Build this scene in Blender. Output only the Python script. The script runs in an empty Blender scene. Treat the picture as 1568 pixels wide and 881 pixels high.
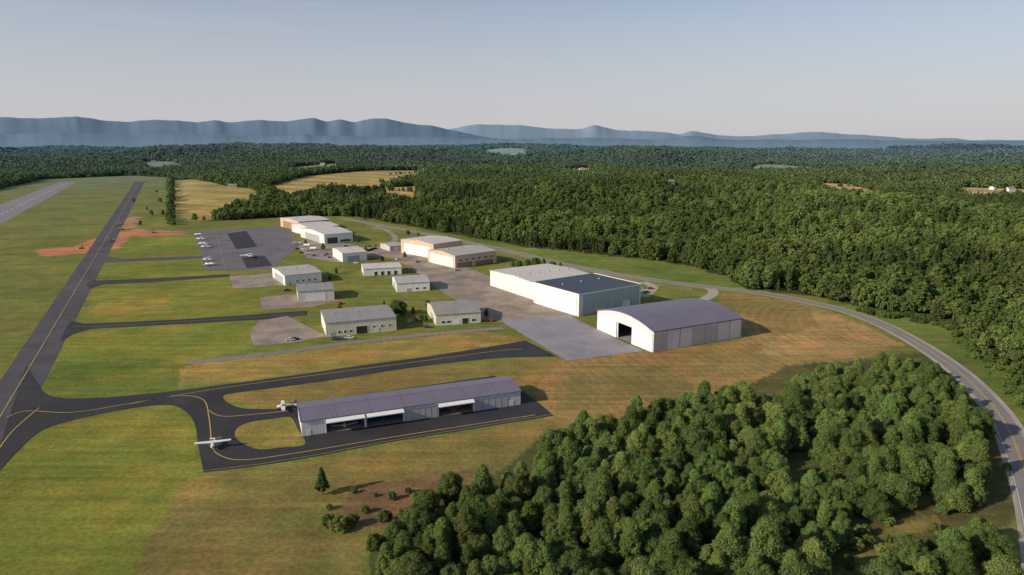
import bpy, bmesh, math, random
import numpy as np
from mathutils import Vector, Matrix
rng = np.random.default_rng(7); random.seed(7)
sc = bpy.context.scene
H=100.0; F=1045.0; PITCH=math.radians(12.0)
cp,sp=math.cos(PITCH),math.sin(PITCH)

# ---------- traced image pixels, unprojected through the camera -> metres on the ground plane
def ray(u,v):
    x=(u-784)/F; y=(440.5-v)/F
    return (x, y*sp+cp, y*cp-sp)
def P(u,v,z=0.0):
    d=ray(u,v); t=(H-z)/(-d[2])
    return (d[0]*t, d[1]*t)
def PL(l,z=0.0): return [P(p[0],p[1],z) for p in l]

# ---------- noise
def _h(ix,iy,s):
    n=(ix.astype(np.int64)*374761393+iy.astype(np.int64)*668265263+s*974711)&0xffffffff
    n=((n^(n>>13))*1274126177)&0xffffffff
    return ((n^(n>>16))&0xffff)/65535.0
def vnoise(x,y,s=0):
    ix=np.floor(x);iy=np.floor(y);fx=x-ix;fy=y-iy
    fx=fx*fx*(3-2*fx);fy=fy*fy*(3-2*fy)
    a=_h(ix,iy,s);b=_h(ix+1,iy,s);c=_h(ix,iy+1,s);d=_h(ix+1,iy+1,s)
    return (a*(1-fx)+b*fx)*(1-fy)+(c*(1-fx)+d*fx)*fy
def fbm(x,y,s=0,o=4):
    r=0;a=.5;t=0
    for i in range(o):
        r=r+a*vnoise(x*2**i,y*2**i,s+i*17);t+=a;a*=.5
    return r/t
def inpoly(x,y,poly):
    r=np.zeros(x.shape,bool);n=len(poly);j=n-1
    for i in range(n):
        xi,yi=poly[i];xj,yj=poly[j]
        if yi!=yj:
            c=((yi>y)!=(yj>y))&(x<(xj-xi)*(y-yi)/(yj-yi)+xi)
            r^=c
        j=i
    return r
def dpoly(x,y,poly):
    d=np.full(x.shape,1e9);n=len(poly)
    for i in range(n):
        ax,ay=poly[i-1];bx,by=poly[i]
        vx,vy=bx-ax,by-ay;L=vx*vx+vy*vy+1e-9
        t=np.clip(((x-ax)*vx+(y-ay)*vy)/L,0,1)
        d=np.minimum(d,np.hypot(x-ax-t*vx,y-ay-t*vy))
    d[inpoly(x,y,poly)]=0
    return d

# ---------- zones
CLEAR=PL([(-300,345),(0,290),(60,275),(200,269),(258,272),(262,330),(300,338),(340,338),(440,332),(520,331),(570,336),(640,349),(720,363),(800,378),(900,388),(980,396),(1060,408),(1110,422),(1145,443),(1250,455),(1330,473),(1400,483),(1470,497),(1485,520),(1530,555),(1600,620),(1700,720),(1800,900)])+[(200,-400),(-500,-400),(-900,300)]
def fld(pts,col,z):
    p=PL(pts,z);return (p,col,z,sum(q[1] for q in p)/len(p))
FIELDS=[fld([(262,275),(300,279),(345,288),(385,292),(400,300),(350,308),(330,318),(262,326)],(.30,.25,.075),5),
        fld([(405,284),(470,271),(560,265),(645,264),(640,270),(600,275),(585,284),(500,283),(440,290)],(.36,.28,.085),14),
        fld([(585,289),(635,287),(640,297),(600,299)],(.38,.28,.09),10),
        fld([(1253,283),(1300,284),(1345,294),(1338,300),(1280,296)],(.42,.32,.13),16),
        fld([(1465,288),(1568,290),(1600,295),(1480,295)],(.38,.32,.14),16),
        fld([(870,260),(902,258),(906,263),(875,265)],(.34,.28,.11),20),
        fld([(1400,263),(1450,262),(1455,265),(1400,267)],(.32,.28,.12),20),
        fld([(215,249),(262,249),(285,253),(225,254)],(.17,.21,.07),16),
        fld([(60,243),(125,242),(128,245),(62,246)],(.2,.2,.09),18),
        fld([(445,256),(515,252),(520,256),(460,259)],(.24,.25,.10),18)]
def height(x,y):
    r=np.hypot(x,y);th=np.arctan2(x,y)
    d=dpoly(x,y,CLEAR)
    m=np.clip((d-25)/300,0,1);m=m*m*(3-2*m)
    h=(fbm(x/420,y/420,3,4)-.47)*62
    h2=(fbm(x/1700,y/1300,9,3)-.45)*150
    far=np.clip((r-1300)/2200,0,1)
    wob=(fbm(th*5,th*0,61,3)-.5)
    rd=26*np.exp(-((r-1750-900*wob)/380)**2)-30*np.exp(-((r-2750-900*wob)/600)**2)+22*np.exp(-((r-4000-2000*wob)/500)**2)
    out=m*(h*(1-.35*far)+h2*far*1.0+rd+far*2)
    for p,c,z,yc in FIELDS:
        df=dpoly(x,y,p);w=np.exp(-(df/(90+.05*r))**2)*np.clip(d/60,0,1)
        out=out*(1-w)+w*(z+.02*np.clip(y-yc,-300,300))
    return out
def infield(x,y,f,front=True):
    k=inpoly(x,y,f[0])
    if front:
        for s in ((1.04,1.08,1.12) if f[2]<15 else (1.04,1.08)): k|=inpoly(x*s,y*s,f[0])
    return k
def farfield(x,y):
    r=np.hypot(x,y);return (r>3000)&(fbm(x/380,y/560,77,2)>.765)

# ---------- material helpers
def newmat(name):
    m=bpy.data.materials.new(name);m.use_nodes=True
    nt=m.node_tree
    return m,nt,nt.nodes,nt.links,nt.nodes['Principled BSDF']
def painted_haze_group():  # distance haze painted into base colour by world position, no air volume
    g=bpy.data.node_groups.new('painted_haze_tint','ShaderNodeTree')
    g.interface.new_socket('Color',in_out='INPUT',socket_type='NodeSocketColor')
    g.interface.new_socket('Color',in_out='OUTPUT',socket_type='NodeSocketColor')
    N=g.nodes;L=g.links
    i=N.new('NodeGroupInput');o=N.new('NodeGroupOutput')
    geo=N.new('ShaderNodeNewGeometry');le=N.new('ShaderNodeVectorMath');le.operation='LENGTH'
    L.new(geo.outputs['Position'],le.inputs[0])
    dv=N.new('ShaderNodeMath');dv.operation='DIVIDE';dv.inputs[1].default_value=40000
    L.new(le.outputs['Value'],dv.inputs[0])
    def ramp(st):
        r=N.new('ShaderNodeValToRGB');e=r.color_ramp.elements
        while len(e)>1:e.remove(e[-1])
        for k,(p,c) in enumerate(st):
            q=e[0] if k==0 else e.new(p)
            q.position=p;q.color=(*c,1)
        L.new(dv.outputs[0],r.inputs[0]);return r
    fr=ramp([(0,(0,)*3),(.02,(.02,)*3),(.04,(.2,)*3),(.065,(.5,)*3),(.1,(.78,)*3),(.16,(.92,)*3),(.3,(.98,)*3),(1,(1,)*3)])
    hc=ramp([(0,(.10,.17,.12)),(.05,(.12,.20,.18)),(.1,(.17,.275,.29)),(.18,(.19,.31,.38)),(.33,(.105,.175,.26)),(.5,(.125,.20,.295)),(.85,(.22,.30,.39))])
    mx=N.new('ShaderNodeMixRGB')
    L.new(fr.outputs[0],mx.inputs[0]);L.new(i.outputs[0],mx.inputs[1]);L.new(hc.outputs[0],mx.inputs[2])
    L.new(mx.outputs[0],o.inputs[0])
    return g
HAZE_PAINT=painted_haze_group()
def paint_haze(nt,sock):
    g=nt.nodes.new('ShaderNodeGroup');g.node_tree=HAZE_PAINT
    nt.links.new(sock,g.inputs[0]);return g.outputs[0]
def noise(nt,scale,detail=4,coord=None,rough=.6):
    n=nt.nodes.new('ShaderNodeTexNoise');n.inputs['Scale'].default_value=scale
    n.inputs['Detail'].default_value=detail;n.inputs['Roughness'].default_value=rough
    if coord is None:
        tc=nt.nodes.new('ShaderNodeTexCoord');coord=tc.outputs['Object']
    nt.links.new(coord,n.inputs['Vector']);return n.outputs['Fac']
def mrange(nt,s,a,b,c,d):
    m=nt.nodes.new('ShaderNodeMapRange');m.inputs[1].default_value=a;m.inputs[2].default_value=b
    m.inputs[3].default_value=c;m.inputs[4].default_value=d;nt.links.new(s,m.inputs[0]);return m.outputs[0]
def mul(nt,col,val):
    m=nt.nodes.new('ShaderNodeVectorMath');m.operation='SCALE'
    if hasattr(col,'links'): nt.links.new(col,m.inputs[0])
    else: m.inputs[0].default_value=col
    nt.links.new(val,m.inputs['Scale']);return m.outputs[0]
def mix(nt,f,a,b):
    m=nt.nodes.new('ShaderNodeMixRGB')
    for s,k in ((f,0),(a,1),(b,2)):
        if hasattr(s,'links'): nt.links.new(s,m.inputs[k])
        else: m.inputs[k].default_value=s if k==0 else (*s,1)
    return m.outputs[0]
def mmath(nt,op,a,b):
    m=nt.nodes.new('ShaderNodeMath');m.operation=op
    for s,k in ((a,0),(b,1)):
        if hasattr(s,'links'): nt.links.new(s,m.inputs[k])
        else: m.inputs[k].default_value=s
    return m.outputs[0]

def surf(name,col,rough=.85,n1=.03,a1=.25,n2=1.2,a2=.15,metal=0,painted_haze=False,patch=None):
    m,nt,N,L,b=newmat(name)
    f=mmath(nt,'MULTIPLY',mrange(nt,noise(nt,n1,4),.3,.7,1-a1,1+a1),mrange(nt,noise(nt,n2,3),.3,.7,1-a2,1+a2))
    c=mul(nt,col,f)
    if patch:
        pc,ps,lo,hi=patch
        c=mix(nt,mrange(nt,noise(nt,ps,6),lo,hi,0,1),c,pc)
    if painted_haze:c=paint_haze(nt,c)
    L.new(c,b.inputs['Base Color']);b.inputs['Roughness'].default_value=rough;b.inputs['Metallic'].default_value=metal
    b.inputs['Specular IOR Level'].default_value=.3
    return m
def ribbed(name,col,axis='X',pitch=.6,rough=.5,dirt=.15,seam=6.0):
    m,nt,N,L,b=newmat(name)
    tc=N.new('ShaderNodeTexCoord');sx=N.new('ShaderNodeSeparateXYZ');L.new(tc.outputs['Object'],sx.inputs[0])
    def per(sock,p,w):
        fr=mmath(nt,'FRACT',mmath(nt,'DIVIDE',sock,p),0)
        return mmath(nt,'LESS_THAN',fr,w)
    if axis=='W':
        s=mmath(nt,'ADD',sx.outputs['X'],sx.outputs['Y'])
    else: s=sx.outputs[axis]
    r1=per(s,pitch,.3);r2=per(s,seam,.025)
    mp=N.new('ShaderNodeMapping');L.new(tc.outputs['Object'],mp.inputs[0]);mp.inputs['Scale'].default_value=(1,1,.15)
    st=mrange(nt,noise(nt,.8,5,mp.outputs[0]),.3,.75,1+dirt*.5,1-dirt)
    big=mrange(nt,noise(nt,.12,3),.3,.7,.93,1.06)
    f=mmath(nt,'MULTIPLY',st,big)
    f=mmath(nt,'MULTIPLY',f,mmath(nt,'SUBTRACT',1.0,mmath(nt,'MULTIPLY',r1,.12)))
    f=mmath(nt,'MULTIPLY',f,mmath(nt,'SUBTRACT',1.0,mmath(nt,'MULTIPLY',r2,.3)))
    L.new(mul(nt,col,f),b.inputs['Base Color']);b.inputs['Roughness'].default_value=rough
    b.inputs['Specular IOR Level'].default_value=.35
    return m
def plain(name,col,rough=.6,metal=0):
    return surf(name,col,rough,.2,.06,2,.05,metal)

# ---------- ground
def ground_mat(name='grassland',const=None):
    m,nt,N,L,b=newmat(name)
    tc=N.new('ShaderNodeTexCoord')
    if const:
        rgb=N.new('ShaderNodeRGB');rgb.outputs[0].default_value=(*const,1);c=rgb.outputs[0];dry=None
    else:
        at=N.new('ShaderNodeAttribute');at.attribute_name='Col';c=at.outputs['Color'];dry=at.outputs['Alpha']
    f=mrange(nt,noise(nt,.012,5),.3,.7,.76,1.24)
    f=mmath(nt,'MULTIPLY',f,mrange(nt,noise(nt,.09,5),.3,.7,.80,1.2))
    f=mmath(nt,'MULTIPLY',f,mrange(nt,noise(nt,.7,6,None,.75),.3,.7,.60,1.40))
    for ang,amt,lo in ((24,.22,1),(-62,.18,0)):
        mp=N.new('ShaderNodeMapping');mp.inputs['Rotation'].default_value=(0,0,math.radians(ang));mp.inputs['Scale'].default_value=(.012,.30,1);L.new(tc.outputs['Object'],mp.inputs[0])
        k=mrange(nt,noise(nt,1.0,3,mp.outputs[0],.5),.3,.7,-amt,amt)
        msk=mrange(nt,noise(nt,.005,2),.44,.56,0 if lo else 1,1 if lo else 0)
        f=mmath(nt,'MULTIPLY',f,mmath(nt,'ADD',mmath(nt,'MULTIPLY',k,msk),1.0))
    if dry is not None:
        mp=N.new('ShaderNodeMapping');mp.inputs['Location'].default_value=(-235,-350,0);L.new(tc.outputs['Object'],mp.inputs[0])
        w=N.new('ShaderNodeTexWave');w.wave_type='RINGS';w.rings_direction='Z';w.inputs['Scale'].default_value=.06;w.inputs['Distortion'].default_value=7;w.inputs['Detail'].default_value=4;w.inputs['Detail Scale'].default_value=.3;w.inputs['Detail Roughness'].default_value=.7
        L.new(mp.outputs[0],w.inputs['Vector'])
        amp=mmath(nt,'MULTIPLY',mmath(nt,'SUBTRACT',1.0,dry),mrange(nt,noise(nt,.018,3),.4,.65,.03,.22))
        k=mmath(nt,'MULTIPLY',mmath(nt,'SUBTRACT',w.outputs['Fac'],.5),amp)
        f=mmath(nt,'MULTIPLY',f,mmath(nt,'ADD',k,1.0))
    c=mul(nt,c,f)
    vm=N.new('ShaderNodeVectorMath');vm.operation='MULTIPLY';L.new(c,vm.inputs[0]);vm.inputs[1].default_value=(1.6,1.10,1.2)
    c=mix(nt,mrange(nt,noise(nt,.028,7,None,.72),.44,.66,0,.95),c,vm.outputs[0])
    fl=mrange(nt,noise(nt,.55,4,None,.8),.60,.70,0,.6)
    c=mix(nt,mmath(nt,'MULTIPLY',fl,mrange(nt,noise(nt,.02,3),.42,.58,0,1)),c,(.36,.31,.12))
    L.new(paint_haze(nt,c),b.inputs['Base Color']);b.inputs['Roughness'].default_value=.95  # far ground takes the painted haze in its base colour
    b.inputs['Specular IOR Level'].default_value=.1
    return m
DRYF=(.235,.175,.062)
ZONES=[
 (PL([(-200,600),(0,575),(200,290),(90,279),(0,315),(-200,400)]),(.14,.165,.038)),
 (PL([(60,600),(110,500),(395,490),(385,535),(285,555),(275,600)]),(.165,.195,.033)),
 (PL([(60,600),(85,555),(250,548),(285,560),(275,600)]),(.115,.15,.027)),
 (PL([(118,495),(150,436),(350,423),(358,443),(430,440),(395,485)]),(.165,.19,.033)),
 (PL([(130,480),(150,462),(250,458),(262,478)]),(.24,.22,.045)),
 (PL([(150,430),(170,397),(320,393),(345,420)]),(.14,.175,.03)),
 (PL([(170,390),(205,355),(300,352),(305,388)]),(.145,.18,.032)),
 (PL([(280,592),(275,566),(300,555),(520,530),(740,505),(805,522),(650,547),(330,590)]),(.235,.19,.052)),
 (PL([(342,606),(430,592),(640,562),(853,546),(985,538),(850,600),(800,590),(757,577),(450,620),(380,626)]),(.19,.16,.048)),
 (PL([(853,546),(985,538),(1130,525),(1134,460),(1100,448),(1230,462),(1310,490),(1390,530),(1250,575),(1060,625),(850,680),(820,600)]),DRYF),
 (PL([(1160,470),(1280,482),(1385,527),(1300,545),(1180,545),(1150,510)]),(.29,.21,.083)),
 (PL([(1100,450),(1240,470),(1260,500),(1180,520),(1160,490),(1100,465)]),(.21,.165,.055)),
 (PL([(853,575),(960,560),(1080,560),(1060,600),(940,625),(850,640)]),(.20,.16,.055)),
 (PL([(0,722),(60,662),(150,636),(262,622),(300,655),(303,700),(280,760),(200,881),(-200,881),(-200,760)]),(.165,.185,.033)),
 (PL([(280,730),(420,714),(848,640),(870,640),(820,700),(640,770),(560,850),(540,1100),(100,1100),(200,881)]),(.185,.165,.047)),
 (PL([(200,881),(250,780),(420,760),(500,800),(540,900),(540,1100),(60,1100)]),(.165,.148,.044)),
 (PL([(525,775),(545,748),(600,738),(690,722),(740,715),(690,770),(640,800),(560,812)]),(.165,.115,.055)),
 (PL([(560,345),(640,352),(780,378),(900,390),(1060,410),(1145,443),(1040,434),(860,402),(700,368),(560,340)]),(.13,.185,.037)),
 (PL([(1140,440),(1330,473),(1470,497),(1485,520),(1600,620),(1700,760),(1600,900),(1560,700),(1480,570),(1350,500),(1220,458)]),(.115,.17,.037)),
 (PL([(870,418),(1000,432),(1070,442),(1075,460),(985,462),(980,440)]),(.13,.17,.035)),
 (PL([(1210,560),(1440,540),(1520,640),(1560,780),(1560,1100),(560,1100),(570,840),(700,760),(850,660),(1060,620)]),(.075,.085,.03)),
 (PL([(1280,881),(1300,845),(1360,800),(1430,785),(1440,800),(1370,830),(1330,881)]),(.15,.16,.045)),
 (PL([(1530,800),(1575,770),(1620,900),(1620,1000),(1555,1000)]),(.14,.16,.047)),
 (PL([(48,388),(75,381),(120,377),(145,366),(160,362),(150,377),(140,388),(100,391),(62,393)]),(.42,.19,.09)),
 (PL([(168,372),(180,358),(200,352),(280,354),(275,360),(205,362),(180,380),(165,385)]),(.40,.19,.095)),
 (PL([(180,350),(190,334),(210,330),(205,350)]),(.36,.2,.11)),
]
def build_ground():
    rings=np.concatenate([[1,40,75],np.exp(np.linspace(math.log(100),math.log(70000),640))])
    ang=np.concatenate([np.arange(-52,52.01,.2),np.arange(56,308,4)])
    ang=np.radians(ang);A=len(ang);R=len(rings)
    rr,aa=np.meshgrid(rings,ang,indexing='ij')
    x=(rr*np.sin(aa)).ravel();y=(rr*np.cos(aa)).ravel()
    z=height(x,y)
    r=np.hypot(x,y)
    z=z-np.clip((r-9000)/30000,0,1)*60
    wob=np.clip(r/300,.4,6)*2.2
    xn=x+(fbm(x/14,y/14,31,3)-.5)*wob*3;yn=y+(fbm(x/14,y/14,47,3)-.5)*wob*3
    col=np.zeros((len(x),4));col[:,3]=1
    fl=np.array((.035,.055,.018));base=np.array((.14,.165,.036))
    inc=inpoly(xn,yn,CLEAR)
    col[:,:3]=np.where(inc[:,None],base,fl)
    ff=farfield(x,y)&~inc
    for s in (1.04,1.08): ff|=farfield(x*s,y*s)&(r>2000)&~inc
    col[ff,:3]=(.27,.26,.11)
    for p,c in ZONES:
        k=inpoly(xn,yn,p);col[k,:3]=c
        if c[0]>.195 and c[2]>.054 and c[2]<.0851: col[k,3]=0
    for f in FIELDS:
        k=infield(x,y,f)&~inc;s=.85+.3*(np.sin((x*.5+y*.86)/14)>0)
        col[k,:3]=np.array(f[1])*s[k][:,None]
    i=np.arange(R-1)[:,None]*A;j=np.arange(A)[None,:];j2=(j+1)%A
    q=np.stack([i+j,i+j2,i+A+j2,i+A+j],-1).reshape(-1,4)[:,::-1]
    me=bpy.data.meshes.new('ground')
    me.vertices.add(len(x)+1);co=np.stack([x,y,z],1);co=np.vstack([co,[[0,0,0]]])
    me.vertices.foreach_set('co',co.ravel())
    tri=np.stack([np.arange(A),(np.arange(A)+1)%A,np.full(A,len(x))],1)
    loops=np.concatenate([q.ravel(),tri.ravel()])
    me.loops.add(len(loops));me.loops.foreach_set('vertex_index',loops.astype(np.int32))
    st=np.concatenate([np.arange(len(q))*4,len(q)*4+np.arange(A)*3])
    me.polygons.add(len(st));me.polygons.foreach_set('loop_start',st.astype(np.int32))
    me.update(calc_edges=True);me.validate()
    ca=me.color_attributes.new('Col','FLOAT_COLOR','POINT')
    ca.data.foreach_set('color',np.vstack([col,[[.1,.15,.03,1]]]).ravel())
    me.materials.append(ground_mat())
    me.polygons.foreach_set('use_smooth',np.ones(len(st),bool))
    o=bpy.data.objects.new('ground',me);sc.collection.objects.link(o)
build_ground()
GRASS_C=ground_mat('grass_verge',(.17,.165,.042))

# ---------- mountains
def mountains(name,pts,R,width,seed,rough,col):
    th=[];zz=[]
    for u,v in pts:
        d=ray(u,v);h=math.hypot(d[0],d[1]);th.append(math.atan2(d[0],d[1]));zz.append(H+R*d[2]/h)
    W=900;a=np.linspace(min(th),max(th),W);n=80
    prof=np.interp(a,th,zz)
    kk=np.hanning(19);kk/=kk.sum();prof=np.convolve(np.pad(prof,9,'edge'),kk,'valid')
    prof=prof+(R/19000)*45*(fbm(a*45,a*0,seed+5,3)-.5)
    t=np.linspace(-1,1,n)
    T,Aa=np.meshgrid(t,a,indexing='ij')
    r=R+T*width
    x=r*np.sin(Aa);y=r*np.cos(Aa)
    s=width*.6
    nz=fbm(x/s,y/s,seed,3)
    env=np.cos(T*math.pi/2)**1.2
    z=prof[None,:]*env*(1+rough*(nz-.5)*(1-env)*1.6)-60*(1-env)
    me=bpy.data.meshes.new(name)
    v=np.stack([x.ravel(),y.ravel(),z.ravel()],1)
    i=np.arange(n-1)[:,None]*W;j=np.arange(W-1)[None,:]
    q=np.stack([i+j,i+j+1,i+W+j+1,i+W+j],-1).reshape(-1,4)[:,::-1]
    me.from_pydata(v.tolist(),[],q.tolist());me.materials.append(col)
    me.polygons.foreach_set('use_smooth',np.ones(len(q),bool))
    o=bpy.data.objects.new(name,me);sc.collection.objects.link(o)
mm=surf('wooded_mountain',(.03,.05,.03),.95,.0006,.3,.004,.2,painted_haze=True)  # mountain blue is mostly haze painted into the base colour
mountains('mountain_range',[(-250,190),(-100,183),(0,180),(60,182),(115,179),(140,181),(160,185),(200,187),(240,183),(300,187),(330,185),(350,188),(400,184),(440,187),(480,181),(500,187),(520,184),(545,187),(575,182),(590,182),(620,188),(660,193),(680,198),(700,202),(740,210),(800,216)],19000,6500,5,.6,mm)
mountains('mountain_range',[(560,206),(640,199),(690,198),(730,190),(760,191),(800,192),(850,198),(890,199),(910,192),(940,199),(1000,201),(1040,206),(1060,200),(1100,207),(1150,209),(1210,204),(1260,202),(1300,206),(1350,208),(1400,212),(1460,212),(1500,215),(1568,214),(1800,212)],33000,8000,23,.5,mm)
mountains('foothills',[(-250,203),(0,206),(100,202),(180,208),(300,205),(380,209),(460,206),(560,210),(640,209),(700,212),(800,213),(900,211),(1000,214),(1060,207),(1110,214),(1300,214),(1450,216),(1800,215)],13500,3500,41,.6,mm)

# ---------- sheets & ribbons
def catmull(pts,n=8,closed=False):
    out=[];m=len(pts)
    rngi=range(m) if closed else range(m-1)
    for i in rngi:
        g=lambda k:np.array(pts[k%m] if closed else pts[min(max(k,0),m-1)])
        p0,p1,p2,p3=g(i-1),g(i),g(i+1),g(i+2)
        for k in range(n):
            t=k/n
            out.append(tuple(.5*((2*p1)+(-p0+p2)*t+(2*p0-5*p1+4*p2-p3)*t*t+(-p0+3*p1-3*p2+p3)*t**3)))
    if not closed: out.append(tuple(pts[-1]))
    return out
def obj_from(name,verts,faces,mat,parent=None,smooth=False):
    me=bpy.data.meshes.new(name);me.from_pydata([tuple(map(float,v)) for v in verts],[],faces)
    if mat is not None:me.materials.append(mat)
    if smooth: me.polygons.foreach_set('use_smooth',[True]*len(me.polygons))
    o=bpy.data.objects.new(name,me);sc.collection.objects.link(o)
    if parent:o.parent=parent
    return o
def sheet(name,world,z,mat):
    bm=bmesh.new();vs=[bm.verts.new((x,y,z)) for x,y in world]
    f=bm.faces.new(vs);bm.normal_update()
    if f.normal.z<0:f.normal_flip()
    bmesh.ops.triangulate(bm,faces=[f],ngon_method='EAR_CLIP')
    me=bpy.data.meshes.new(name);bm.to_mesh(me);bm.free();me.materials.append(mat)
    o=bpy.data.objects.new(name,me);sc.collection.objects.link(o);return o
def ribbon(name,world,w,z,mat,smooth=True,dash=None,off=0,parent=None):
    pts=catmull(world,10) if smooth and len(world)>2 else world
    p=np.array(pts);
    if dash or len(world)==2:
        d=np.r_[0,np.cumsum(np.hypot(*np.diff(p,axis=0).T))]
        s=np.arange(0,d[-1],dash[0]/2 if dash else 20);s=np.r_[s,d[-1]]
        p=np.stack([np.interp(s,d,p[:,0]),np.interp(s,d,p[:,1])],1)
    t=np.gradient(p,axis=0);t/=np.linalg.norm(t,axis=1)[:,None]+1e-9
    nrm=np.stack([-t[:,1],t[:,0]],1);c=p+nrm*off
    a=c+nrm*w/2;b=c-nrm*w/2
    v=[(x,y,z) for x,y in a]+[(x,y,z) for x,y in b];n=len(p)
    f=[(i,n+i,n+i+1,i+1) for i in range(n-1) if not dash or i%dash[1]==0]
    return obj_from(name,v,f,mat,parent)

M_old=surf('asphalt_weathered',(.078,.074,.085),.9,.02,.18,.5,.12,patch=((.055,.054,.062),.05,.5,.62))
M_new=surf('asphalt_fresh',(.03,.029,.034),.85,.03,.2,.8,.18,patch=((.044,.043,.047),.04,.5,.7))
M_run=surf('asphalt_runway',(.2,.19,.21),.9,.02,.12,.5,.1)
M_ramp=surf('asphalt_ramp',(.14,.13,.15),.9,.04,.14,.6,.14,patch=((.11,.105,.12),.06,.5,.62))
M_road=surf('asphalt_road',(.21,.19,.19),.9,.03,.12,.7,.1)
M_gravel=surf('gravel',(.36,.31,.25),.95,.05,.2,1.5,.2)
M_yel=surf('paint_yellow',(.5,.34,.09),.7,.1,.15,2,.25)
M_yold=surf('paint_yellow_worn',(.34,.26,.12),.8,.1,.2,2,.3)
M_wht=surf('paint_white_line',(.6,.6,.57),.7,.1,.1,2,.2)
def slab_mat(name,c1,c2,mo,size,ang,patch=None):
    m,nt,N,L,b=newmat(name)
    tc=N.new('ShaderNodeTexCoord');mp=N.new('ShaderNodeMapping');mp.inputs['Rotation'].default_value=(0,0,math.radians(ang));L.new(tc.outputs['Object'],mp.inputs[0])
    br=N.new('ShaderNodeTexBrick');br.offset=0;br.inputs['Scale'].default_value=1;br.inputs['Brick Width'].default_value=size;br.inputs['Row Height'].default_value=size;br.inputs['Mortar Size'].default_value=.07
    br.inputs['Color1'].default_value=(*c1,1);br.inputs['Color2'].default_value=(*c2,1);br.inputs['Mortar'].default_value=(*mo,1)
    L.new(mp.outputs[0],br.inputs['Vector'])
    f=mmath(nt,'MULTIPLY',mrange(nt,noise(nt,.05,4),.3,.7,.85,1.15),mrange(nt,noise(nt,.6,4),.3,.7,.9,1.1))
    c=mul(nt,br.outputs[0],f)
    if patch: c=mix(nt,mrange(nt,noise(nt,.06,6),.45,.62,0,.7),c,patch)
    L.new(c,b.inputs['Base Color']);b.inputs['Roughness'].default_value=.8
    return m
M_slab=slab_mat('concrete_new_slabs',(.265,.245,.28),(.235,.22,.255),(.16,.15,.17),6,-27)
M_con=slab_mat('concrete_old_slabs',(.33,.26,.21),(.26,.21,.17),(.12,.10,.08),7.5,-27,(.16,.13,.11))
def line(p,q): return [P(*p),P(*q)]
sheet('runway',PL([(-200,390),(92,279),(118,279),(-200,455)]),.04,M_run)
sheet('taxiway',PL([(-60,672),(207,278),(222,278),(0,720),(-60,840)]),.04,M_old)
ribbon('taxiway_marking',line((-30,690),(214.5,278)),.45,.16,M_yold)
ribbon('runway_marking',line((-200,425),(105,279)),1.2,.08,M_wht,dash=(40,2))
sheet('connector_taxiway',PL([(168,393),(182,397),(310,392),(310,396),(190,401),(155,402)]),.07,M_old)
sheet('connector_taxiway',PL([(132,436),(142,429),(152,430),(250,426),(352,420),(352,424),(250,431),(155,436),(138,442)]),.07,M_new)
sheet('connector_taxiway',PL([(97,510),(108,492),(130,496),(250,491),(390,482),(470,476),(470,483),(395,490),(250,498),(140,504),(112,512),(92,524)]),.07,M_new)
ribbon('taxiway_marking',PL([(110,500),(150,500),(250,494.5),(390,486),(468,480)]),.35,.11,M_yold)
ribbon('taxiway_marking',PL([(135,436),(160,433),(250,428.5),(350,422)]),.35,.11,M_yold)
sheet('aircraft_ramp',PL([(268,358),(330,353),(445,345),(458,378),(430,400),(418,412),(330,415),(314,414),(300,358)]),.06,M_ramp)
sheet('ramp_patch',PL([(348,358),(377,354),(394,378),(362,382)]),.1,M_new)
sheet('ramp_patch',PL([(370,395),(405,392),(417,407),(378,411)]),.1,M_new)
for q in [((330,353),(345,412)),((405,350),(440,385)),((300,372),(345,370)),((318,402),(365,400))]:
    ribbon('ramp_marking',line(*q),.3,.12,M_yold)
sheet('concrete_pad',PL([(350,424),(425,418),(436,437),(358,443)]),.1,M_con)
sheet('concrete_pad',PL([(398,456),(445,450),(520,460),(480,470),(402,475)]),.06,M_con)
sheet('concrete_pad',PL([(396,492),(440,484),(500,515),(450,525),(388,530),(382,510)]),.09,M_con)
sheet('concrete_apron',PL([(585,386),(640,383),(700,404),(762,428),(830,462),(886,484),(765,491),(738,490),(720,470),(680,450),(650,425),(612,402)]),.06,M_con)
sheet('concrete_apron',PL([(450,372),(480,365),(540,375),(620,385),(640,395),(560,395),(520,402),(470,395)]),.05,M_con)
sheet('grass_island',PL([(560,392),(590,394),(640,412),(590,402)]),.12,GRASS_C)
sheet('hangar_apron',PL([(765,491),(870,483),(905,500),(985,538),(868,553)]),.1,M_slab)
top=catmull(PL([(40,560),(56,585),(70,603),(100,610),(160,609),(250,601),(330,591),(430,578),(540,562),(650,547),(740,533),(805,522)]),6)
isl=catmull(PL([(853,546),(760,549),(640,562),(530,579),(430,593),(360,602),(341,607),(350,618),(375,626),(420,627)]),6)
low=[P(452,619),P(757,576),P(795,594),P(848,637)]
bot=catmull(PL([(848,637),(700,661),(600,677),(480,700),(400,713),(312,724)]),4)[1:]
lef=catmull(PL([(308,705),(303,680),(299,652),(286,632),(262,621),(220,623),(160,633),(95,648),(60,662),(30,688),(-20,742)]),6)
sheet('new_taxiway',top+isl+low+bot+lef,.1,M_new)
isl2=catmull(PL([(362,672),(364,656),(385,647),(420,642),(445,640),(456,658),(467,681),(430,686),(392,688)]),6,True)
sheet('grass_island',isl2,.14,GRASS_C)
yl=[[(10,640),(40,630),(110,632),(190,620),(300,601),(380,589),(520,570),(650,553),(760,538),(800,535)],
    [(200,619),(270,607),(310,612),(320,640),(324,684)],
    [(324,684),(335,697),(370,705),(450,695),(620,667),(820,636)],
    [(318,628),(340,638),(390,635),(440,630)],[(60,625),(20,660),(-10,700)]]
for l in yl: ribbon('taxiway_marking',PL(l),.35,.15,M_yel)
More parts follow.
